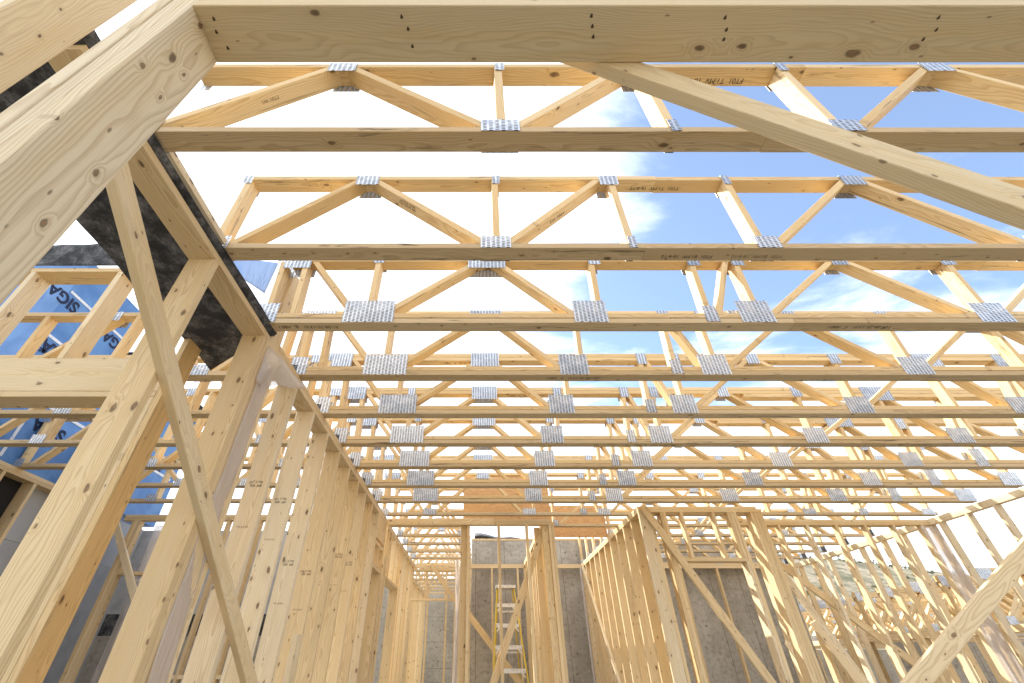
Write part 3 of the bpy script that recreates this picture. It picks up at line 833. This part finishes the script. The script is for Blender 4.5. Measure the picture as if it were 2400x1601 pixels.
# W13: back wall of the left room
w13 = thing('stud_wall', 'back wall of the left room with a paired post and opening', 'stud wall', (-4, 6.38, FLOOR))
bx('top_plate', -5.0, -1.49, 6.37, 6.46, PB, PB + .038, w13); bx('top_plate', -5.0, -1.49, 6.37, 6.46, PB + .0385, PB + .0755, w13)
for x in (-4.87, -4.79, -4.2, -3.55, -3.1, -2.55, -2.0, -1.6): bx('stud', x, x + .038, 6.371, 6.459, FLOOR, PB - .0005, w13)
bx('stud', -4.83, -4.792, 6.371, 6.459, FLOOR, PB - .0008, w13)
bx('blocking', -4.75, -4.2, 6.372, 6.458, .98, 1.018, w13)
bx('blocking', -4.16, -1.6, 6.372, 6.458, -.1, -.062, w13)
br = board('diagonal_brace', (-5.15, 6.34, 1.72), (-4.2, 6.34, .50), .085, .038, (1, 0, .8), None, WOODP)
tag(br, 'short diagonal brace in the left room before its back wall', 'brace')
film('plastic_film', lambda u, v: (-4.62 + .30 * u, 6.50 + .05 * math.sin(7 * u + 3 * v), -.66 + 2.28 * v), 8, 20, 'grey plastic film behind the paired post in the left room')
cw = bx('concrete_wall', -5.5, -1.5, 7.05, 7.25, FLOOR, .35, None, CONC, 0)
tag(cw, 'low grey concrete wall at the back of the left room', 'concrete wall')
lt = bx('sheathing_panel', -5.5, -1.5, 7.06, 7.10, .602, 1.69, None, simple('pale_grey_sheathing', (0.50, 0.51, 0.52), .8, var=(5.0, (0.36, 0.38, 0.40), .4, .7)), 0)
tag(lt, 'pale grey sheathing panel at the back of the left room', 'panel')
dk = bx('membrane_panel', -5.5, -1.5, 7.06, 7.10, .352, .60, None, MEMB, 0)
tag(dk, 'dark membrane panel above the low concrete wall of the left room', 'membrane')

# ------------------------------------------------------------------ far wall with narrow studs
w2 = thing('stud_wall', 'far stud wall in the middle, flat board nailed across its top left', 'stud wall', (0, 6.65, FLOOR))
bx('nailer_board', -1.335, .215, 6.578, 6.602, 1.655, 1.744, w2, WOOD)
bx('top_plate', .02, 1.085, 6.604, 6.693, PB, PB + .038, w2); bx('top_plate', -1.33, 1.03, 6.604, 6.693, PB + .0385, PB + .0755, w2)
bx('top_plate', -1.33, .018, 6.604, 6.693, PB, PB + .038, w2)
bx('stud', -.268, -.179, 6.655, 6.6925, FLOOR, PB - .0005, w2, WOOD)
bx('stud', -.178, -.140, 6.605, 6.692, FLOOR, PB - .0005, w2, WOOD)
bx('stud', .258, .296, 6.605, 6.692, FLOOR, PB - .0005, w2)
bx('stud', .660, .698, 6.605, 6.692, FLOOR, PB - .0005, w2)
bx('stud', .905, .994, 6.640, 6.678, FLOOR, PB - .0005, w2, WOOD)
bx('stud', .995, 1.033, 6.605, 6.692, FLOOR, PB - .0005, w2, WOODT)
bx('stud', 1.034, 1.072, 6.607, 6.690, FLOOR, PB - .0007, w2, WOOD)
bx('stud', .80, .889, 6.76, 6.798, FLOOR, PB - .0005, w2, WOODT)
ws = thing('stud_wall', 'side wall running back from the right end of the far wall to the concrete', 'stud wall', (.97, 6.8, FLOOR))
bx('top_plate', .905, .994, 6.82, 9.95, PB, PB + .075, ws)
for k in range(7): bx('stud', .905, .994, 6.9 + .5 * k, 6.938 + .5 * k, FLOOR, PB - .0005, ws)
ws2 = thing('stud_wall', 'corridor right side wall behind the film roll', 'stud wall', (-.2, 6.8, FLOOR))
bx('top_plate', -.27, -.18, 6.72, 9.95, PB, PB + .075, ws2)
for k in range(8): bx('stud', -.27, -.18, 6.95 + .42 * k, 6.988 + .42 * k, FLOOR, PB - .0005, ws2)
br = board('diagonal_brace', (.93, 6.73, 1.62), (-.02, 6.73, -.58), .089, .030, (1, 0, -.43), None, WOOD)
tag(br, 'diagonal brace leaning across the far stud wall in front of the ladder', 'brace')
br = board('diagonal_brace', (-.30, 9.0, .88), (.95, 9.0, -.52), .10, .038, (1, 0, .9), None, WOOD)
tag(br, 'lower diagonal brace behind the ladder, before the concrete wall', 'brace')

# plywood rim panels round the stair opening
pl1 = bx('plywood_panel', -.25, 1.083, 6.90, 6.918, H + .002, 2.47, None, PLY, 0)
tag(pl1, 'upper orange plywood panel standing on the far stud wall', 'plywood panel')
pl1b = bx('plywood_seam', .60, .606, 6.8975, 6.899, H + .01, 2.46, pl1, INKF, 0)
pl2 = bx('plywood_panel', 1.10, 2.13, 7.69, 7.708, H + .002, 2.25, None, PLY, 0)
tag(pl2, 'lower orange plywood panel at the right side of the stair opening', 'plywood panel')

# W10 cross wall of the corridor at y = 10 and the ledge wall before the concrete
w10_ = thing('stud_wall', 'corridor cross wall with a door opening, beyond the far wall', 'stud wall', (-.9, 10.0, FLOOR))
bx('top_plate', -1.50, -.28, 9.955, 10.044, PB, PB + .038, w10_); bx('top_plate', -1.50, -.28, 9.955, 10.044, PB + .0385, PB + .0755, w10_)
bx('nailer_board', -1.15, -.62, 9.925, 9.953, 1.60, 1.70, w10_)
bx('header', -1.50, -.40, 9.955, 10.044, 1.075, 1.113, w10_)
for x in (-1.10, -.70): bx('cripple_stud', x, x + .038, 9.956, 10.043, 1.1135, PB - .0005, w10_)
for x in (-1.50, -.50, -.42): bx('stud', x, x + .038, 9.956, 10.043, FLOOR, PB - .0005 if x > -1.4 else 1.07, w10_)
for x in (-1.29, -.83): bx('stud', x, x + .038, 12.3, 12.389, FLOOR, PB - .0005, w10_)
br = board('diagonal_brace', (-1.0, 9.90, 1.72), (-.33, 9.90, .88), .089, .038, (1, 0, .8), None, WOOD)
tag(br, 'diagonal brace across the upper corner of the corridor cross wall', 'brace')
film('plastic_film', lambda u, v: (-.475 + .10 * u + .03 * math.sin(3 * v), 9.3 - .35 * math.sin(3.14 * u), -.66 + 2.3 * v), 12, 24, 'rolled sheet of clear plastic film standing in the corridor')
wl_ = thing('stud_wall', 'thin stud wall standing in front of the concrete behind the ladder', 'stud wall', (1, 10.0, FLOOR))
bx('top_plate', -.18, 2.12, 10.005, 10.095, PB, PB + .038, wl_); bx('top_plate', -.18, 2.12, 10.005, 10.095, PB + .0385, PB + .0755, wl_)
for x in (.235, .77, 1.3): bx('stud', x, x + .038, 10.006, 10.094, FLOOR, PB - .0005, wl_)
wr_ = thing('stud_wall', 'thin stud wall before the concrete in the back right room', 'stud wall', (3.5, 10.0, FLOOR))
bx('top_plate', 2.26, 6.55, 10.005, 10.095, PB, PB + .038, wr_); bx('top_plate', 2.26, 6.55, 10.005, 10.095, PB + .0385, PB + .0755, wr_)
for x in (2.4, 3.33, 4.15, 4.9, 5.5, 6.1): bx('stud', x, x + .038, 10.006, 10.094, FLOOR, PB - .0005, wr_)
c = bx('concrete_wall', -.17, 6.45, 10.20, 10.45, FLOOR, 2.235, None, CONC, 0)
tag(c, 'tall board-marked concrete wall behind the far studs and the ladder', 'concrete wall')
c = bx('cap_board', -.17, 6.45, 10.19, 10.46, 2.236, 2.274, None, WOOD, 0)
tag(c, 'timber cap board bolted along the top of the concrete wall', 'board')
c = bx('concrete_wall', -6.5, -1.72, 10.3, 10.5, FLOOR, 1.6, None, CONC, 0)
tag(c, 'concrete wall far behind the left room', 'concrete wall')
c = bx('concrete_wall', -2.2, -.1, 15.2, 15.45, FLOOR, 2.22, None, CONC, 0)
tag(c, 'farthest concrete wall closing the end of the corridor', 'concrete wall')
c = bx('concrete_wall', -.17, -.02, 10.455, 15.19, FLOOR, 1.6, None, CONC, 0)
tag(c, 'concrete side wall along the far corridor', 'concrete wall')
def capm(u, v):
    return (-.12 + u * 1.6, 10.5 + .5 * v, 2.31 + .21 * (1 - u) ** 0.9 * (1 - abs(2 * v - 1) * .6) + .02 * math.sin(14 * u))
o = sheet('roofing_membrane', capm, 20, 8, MEMB)
tag(o, 'heap of dark membrane on top of the concrete wall', 'membrane')

# ------------------------------------------------------------------ right-hand walls
w5 = thing('stud_wall', 'stud wall of close wide studs running back to the concrete, centre right', 'stud wall', (2.18, 6.0, FLOOR))
bx('top_plate', 2.112, 2.252, 6.115, 10.0, PB, PB + .038, w5); bx('top_plate', 2.112, 2.252, 6.115, 10.0, PB + .0385, PB + .0755, w5)
for k in range(10):
    y = 6.355 + .4 * k
    bx('stud', 2.112, 2.252, y, y + .038, FLOOR, PB - .0005, w5, rnd.choice([WOOD, WOOD, WOODT]))
film('plastic_film', lambda u, v: (2.06 + .03 * math.sin(5 * u), 9.98 - .2 * u, -.66 + 2.3 * v), 6, 16, 'grey plastic film hanging at the far end of the close stud wall')
br = board('diagonal_brace', (2.09, 9.80, 1.70), (2.09, 7.85, -.63), .060, .038, (0, 1, -.8), None, WOODP)
tag(br, 'thin pale brace nailed along the close wide studs, centre right', 'brace')
w6 = thing('framed_doorway', 'right doorway with short cripple studs above its header', 'framed doorway', (2.9, 6.0, FLOOR))
ya, yb = 5.971, 6.111
bx('top_plate', 2.114, 3.755, ya, yb, PB, PB + .038, w6); bx('top_plate', 2.114, 3.70, ya, yb, PB + .0385, PB + .0755, w6)
bx('stud', 2.114, 2.254, ya + .001, ya + .039, FLOOR, PB - .0005, w6, WOODP)
bx('stud', 2.2545, 2.2925, ya + .001, yb - .001, FLOOR, PB - .0005, w6, WOOD)
bx('stud', 2.40, 2.438, ya + .001, yb - .001, FLOOR, PB - .0005, w6, WOOD)
bx('stud', 2.4385, 2.4765, ya + .001, yb - .001, FLOOR, PB - .0006, w6, WOODT)
for x in (2.665, 3.085, 3.29, 3.33): bx('cripple_stud', x, x + .038, ya + .001, ya + .09, 1.11, PB - .0005, w6)
bx('header', 2.477, 3.37, ya + .0005, yb - .0005, 1.07, 1.109, w6)
bx('stud', 3.372, 3.41, ya + .001, yb - .001, FLOOR, PB - .0005, w6)
bx('stud', 3.334, 3.3715, ya + .001, yb - .001, FLOOR, 1.0695, w6, WOODP)
for x in (3.602, 3.6405, 3.679, 3.717): bx('stud', x, x + .0375, ya + .001, yb - .001, FLOOR, PB - .0005, w6, WOOD)
bx('blocking', 3.41, 3.60, 6.20, 6.29, 1.60, 1.638, w6)
br = board('diagonal_brace', (2.165, 5.930, 1.73), (3.41, 5.930, -.64), .089, .038, (1, 0, .52), None, WOOD)
tag(br, 'long diagonal brace across the right doorway from its top left corner', 'brace')
w7 = thing('stud_wall', 'right hand stud wall with widely spaced sunlit studs', 'stud wall', (5, 6.65, FLOOR))
bx('top_plate', 3.757, 6.53, 6.619, 6.708, PB, PB + .038, w7, WOODT); bx('top_plate', 3.757, 6.53, 6.619, 6.708, PB + .0385, PB + .0755, w7)
for x in (3.90, 4.318, 4.737, 5.155, 5.575, 5.985, 6.40): bx('stud', x, x + .038, 6.6195, 6.7075, FLOOR, PB - .0005, w7, rnd.choice([WOOD, WOODP]))
w8 = thing('stud_wall', 'outer right stud wall of narrow studs open to the hillside', 'stud wall', (6.57, 7, FLOOR))
bx('top_plate', 6.535, 6.624, 3.4, 10.0, PB, PB + .038, w8, WOODP); bx('top_plate', 6.535, 6.624, 3.4, 10.0, PB + .0385, PB + .0755, w8, WOODP)
for y in (3.6, 4.01, 4.42, 4.82, 5.23, 5.634, 6.03, 6.447, 6.62, 7.17, 7.57, 8.08, 8.5, 8.95, 9.4, 9.85):
    bx('stud', 6.5355, 6.6235, y, y + .038, FLOOR, PB - .0005, w8, rnd.choice([WOOD, WOODP]))
bx('bottom_plate', 6.535, 6.624, 3.4, 10.0, FLOOR, FLOOR + .036, w8)
film('plastic_film', lambda u, v: (6.37 + .24 * u + .012 * math.sin(12 * v), 6.60 - .02 * math.sin(9 * u), -.66 + 2.3 * v), 8, 30, 'clear plastic film wrapped round the corner post of the right wall')
br = board('diagonal_brace', (3.9, 6.79, 1.50), (6.2, 6.79, -.62), .089, .038, (1, 0, 1.08), None, WOOD)
tag(br, 'diagonal brace behind the widely spaced right studs', 'brace')
br = board('diagonal_brace', (4.08, 6.53, 1.02), (4.78, 6.53, -.64), .089, .038, (1, 0, .42), None, WOODP)
tag(br, 'pale steep brace in front of the widely spaced right studs, upper of the overlapping two', 'brace')
br = board('diagonal_brace', (4.20, 6.49, .47), (4.68, 6.49, -.64), .089, .038, (1, 0, .42), None, WOOD)
tag(br, 'shorter steep brace overlapping the pale one by the right studs', 'brace')
br = board('plank', (3.77, 6.40, .252), (3.86, 5.9, -.65), .14, .019, (1, 0, 0), None, WOODP)
tag(br, 'short leaning plank with a square top beside the right doorway', 'plank')
br = board('diagonal_brace', (1.50, 2.72, -.452), (3.95, 2.72, 1.023), .080, .030, (.52, 0, -.86), None, WOOD)
tag(br, 'large pale brace rising through the bottom right corner', 'brace')

# ------------------------------------------------------------------ ladder
lad = thing('stepladder', 'yellow stepladder with worn aluminium steps behind the far studs', 'ladder', (.45, 9, FLOOR))
def lerp(a, b, t): return a + (b - a) * t
ytop, ybot = 9.0, 8.35; ztop = 1.19
def rail(x_top, x_bot, nm='rail', yt=9.0, yb_=8.35, mat=YEL):
    a = Vector((x_top, yt, ztop - .03)); b = Vector((x_bot, yb_, FLOOR))
    w_ = .075 if nm == 'rail' else .03
    board(nm, a, b, w_, .022, (0, 1, 0), lad, mat, bev=.002)
rail(.315, .17); rail(.625, .80)
rail(.34, .22, 'rear_rail', 9.08, 9.75); rail(.60, .75, 'rear_rail', 9.08, 9.75)
bx('top_cap', .29, .65, 8.93, 9.15, ztop - .03, ztop + .02, lad, ALU, .004)
for k in range(1, 6):
    z = ztop - .305 * k; t = (ztop - z) / (ztop - FLOOR)
    xa = lerp(.33, .185, t); xb = lerp(.61, .785, t); yy = lerp(9.0, 8.35, t)
    st = bx('step', xa, xb, yy - .045, yy + .045, z - .030, z + .028, lad, ALU, .002)
    for s, xx in ((1, xa), (-1, xb)):
        board('bracket', (xx + s * .005, yy - .048, z - .085), (xx + s * .075, yy - .048, z - .014), .022, .004, (0, 0, 1), st, ALU, bev=0)
for k in (1, 3): 
    z = ztop - .36 - .5 * (k - 1) / 2 * 1.2
    board('rear_brace', (.33 - .03 * k, 9.15 + .14 * k, z), (.61 + .035 * k, 9.15 + .14 * k, z), .03, .02, (0, 0, 1), lad, ALU, bev=0)
# red-handled tool leaning on the concrete
tool = thing('long_handled_tool', 'red handled tool with black grip leaning by the concrete', 'tool', (3.2, 9.6, FLOOR))
def tube(nm, a, b, r, mat, par, n=12):
    a = Vector(a); b = Vector(b); d, u, v = frame(b - a, (1, 0, .1))
    vs = []; fs = []
    for i in range(n):
        w_ = (u * math.cos(6.2832 * i / n) + v * math.sin(6.2832 * i / n)) * r
        vs += [a + w_, b + w_]
    for i in range(n):
        j = (i + 1) % n; fs.append((2 * i, 2 * j, 2 * j + 1, 2 * i + 1))
    fs.append(tuple(2 * i for i in range(n))); fs.append(tuple(2 * i + 1 for i in reversed(range(n))))
    return mesh_obj(nm, vs, fs, mat, par, True)
def rp(u, v, y):
    f = 1015.1; a = (u - 1124) / f; b = (800.5 - v) / f; c = math.cos(.6467); s = math.sin(.6467)
    r = Vector((a, c - b * s, s + b * c)); return r * (y / r.y)
A1 = rp(1631, 1531, 9.2); A2 = rp(1633, 1545, 9.2); A3 = A2 + (A2 - A1) * 6
tube('grip', A1, A2, .022, BLK, tool); tube('handle', A2, Vector((A3.x, 9.0, FLOOR)), .016, RED, tool)

# ------------------------------------------------------------------ neighbouring lower unit: truss row outside the right wall
SIDE += ['eleventh', 'twelfth', 'thirteenth', 'fourteenth', 'fifteenth']
for k in range(15):
    y = 6.70 + .60 * k; zb = .45; ztp = 1.075
    webs = [('v', 6.90, 6.90)]
    x = 7.0; up = True
    for q in range(9):
        a, b = x, x + .6
        webs.append(('d', a + .02, b - .03) if up else ('d', b - .03, a + .03)); x = b; up = not up
    pl = [(6.97, ztp - .03, .22, .13), (6.95, zb + .05, .12, .10)] + [(7.6 + 1.2 * q, ztp - .01, .14, .09) for q in range(4)] + [(8.2 + 1.2 * q, zb + .06, .16, .10) for q in range(4)]
    truss(y, 6.865, 12.4, 0, 0, webs, '%s nearest truss of the lower row outside the right wall' % SIDE[k], 2, 2, zb, ztp - .038, pl, group='trusses of the neighbouring row')
wn1 = thing('stud_wall', 'low wall carrying the neighbouring truss row outside', 'stud wall', (6.95, 8, FLOOR))
bx('top_plate', 6.85, 6.99, 6.3, 15.5, .372, .410, wn1); bx('top_plate', 6.85, 6.99, 6.3, 15.5, .4105, .4485, wn1)
for k in range(14): bx('stud', 6.85, 6.99, 6.4 + .42 * k, 6.438 + .42 * k, FLOOR - .08, .3715, wn1)
cn = bx('concrete_wall', 7.05, 12.5, 9.0, 9.2, FLOOR - .08, .36, None, CONC, 0)
tag(cn, 'grey concrete wall under the middle of the neighbouring truss row', 'concrete wall')
cn = bx('concrete_wall', 7.05, 12.5, 15.6, 15.8, FLOOR, .44, None, CONC, 0)
tag(cn, 'low concrete wall behind the neighbouring truss row', 'concrete wall')
# bare snag on the ridge
sn = thing('dead_tree', 'thin dead tree sticking up on the hill ridge', 'tree', (52.5, 60, 8.0))
def cone(nm, a, b, r0, r1, par, mat, n=7):
    a = Vector(a); b = Vector(b); d, u, v = frame(b - a, (1, 0.2, .1)); vs = []; fs = []
    for i in range(n):
        w_ = (u * math.cos(6.2832 * i / n) + v * math.sin(6.2832 * i / n)); vs += [a + w_ * r0, b + w_ * r1]
    for i in range(n):
        j = (i + 1) % n; fs.append((2 * i, 2 * j, 2 * j + 1, 2 * i + 1))
    return mesh_obj(nm, vs, fs, mat, par)
BARK = simple("dark_bark", (0.05, 0.04, 0.035), .9)
cone('trunk', (53.2, 60, 7.6), (52.4, 60, 10.3), .09, .02, sn, BARK)
for k in range(10):
    z = 8.3 + .18 * k; x = 53.2 - .8 * (z - 7.6) / 2.7; s = (-1) ** k
    cone('branch', (x, 60, z), (x + s * rnd.uniform(.25, .5), 60 + rnd.uniform(-.3, .3), z - rnd.uniform(.02, .15)), .022, .005, sn, BARK, 5)

# ------------------------------------------------------------------ marks printed on the timber
def under(par, s, x, y, z, size, mat=INK):
    for ch in par.children:
        if ch.name.startswith('bottom_chord' if z < 2 else 'top_chord') and abs(WM[ch.name].translation.z - z) < .03 and abs(WM[ch.name].translation.x - x) < max(ch.dimensions) / 2:
            par = ch; break
    return text('printed_marking', s, (x, y, z - .0012), (-1, 0, 0), (0, 1, 0), size, mat, par)
under(t1, 'FT01  T1:MV  16-6-12', 1.33, Y0 + .052, 2.365, .036)
under(t2, 'FT01  T1:MV  16-6-12', 1.22, Y0 + S + .048, 2.352, .033)
under(t2, 'FT01  B1:MV  16-6-12', 1.23, Y0 + S + .050, H, .030)
under(t2, 'FT01  B1:MV  16-6-12', 1.60, Y0 + S + .050, H, .030, INKF)
tl = [o for o in COL.objects if o.name.startswith('floor_truss') and o.parent is None]
for idx, x, s in ((2, 2.62, 'I 01-08-25-13:31   II   A80 I'), (2, -.90, '01-08-25-13:31   II   A80 I'), (3, .9, 'I 01-08-25-13:31   II   A80 I'), (5, 1.9, 'I 01-08-25-13:31   II   A80 I')):
    under(tl[idx], s, x, Y0 + S * idx + .03, H, .036)
for idx, x in ((4, -.05), (4, 2.7), (5, .6)):
    under(tl[idx], 'I 01-08-25-10:35   II   A80 I', x + .1, Y0 + S * idx + .03, 2.289, .036)

def on_web(tr, idx, txt, size, off=0.0, mat=INK):
    ws_ = [ch for ch in tr.children if ch.name.startswith('web')]
    M = WM[ws_[idx].name]; a = Vector(M.col[0][:3]); t = Vector(M.col[2][:3])
    n_ = t if t.z < 0 else -t
    xd = -a if a.x > 0 else a
    return text('printed_marking', txt, M.translation + n_ * .0205 + xd * (-.12 + off) - n_.cross(xd) * .01, xd, n_.cross(xd), size, mat, ws_[idx])
on_web(t2, 3 if len([c for c in t2.children if c.name.startswith('web')]) < 5 else 4, 'FT01 W3', .034, .05, INKF)
on_web(t2, 2, 'SPF S-DRY 016\nNo 2  KD-HT', .022, .20)
on_web(t1, 0, 'FT01 W1', .022, .0, INKF)
on_web(tl[2], 2, 'W22', .035, .0, INKF)

# nail dents under the doorway header plate, where the photograph shows them
def ray(u, v):
    f = 1015.1; a = (u - 1124) / f; b = (800.5 - v) / f; c = math.cos(.6467); q = math.sin(.6467)
    return Vector((a, c - b * q, q + b * c))
hp = [o for o in w0.children if o.name.startswith('header_plate')][0]
DENT = simple("nail_dent", (0.09, 0.06, 0.035), .8)
for (du, dv) in ((491, 43), (497, 73), (523, 110), (922, 38), (937, 66), (947, 106), (1358, 36), (1360, 60), (1362, 84), (1665, 40), (1668, 68), (1662, 90), (2155, 40), (2150, 68), (2120, 90)):
    r = ray(du * 1.0208, dv * 1.0208); p_ = r * (HZ / r.z)
    vs = [Vector((p_.x + .0038 * math.cos(a_) * (1 + .3 * math.sin(3 * a_)), p_.y + .0055 * math.sin(a_), HZ - .0008)) for a_ in [k * .5236 for k in range(12)]]
    mesh_obj('nail_dent', vs, [tuple(reversed(range(12)))], DENT, hp)
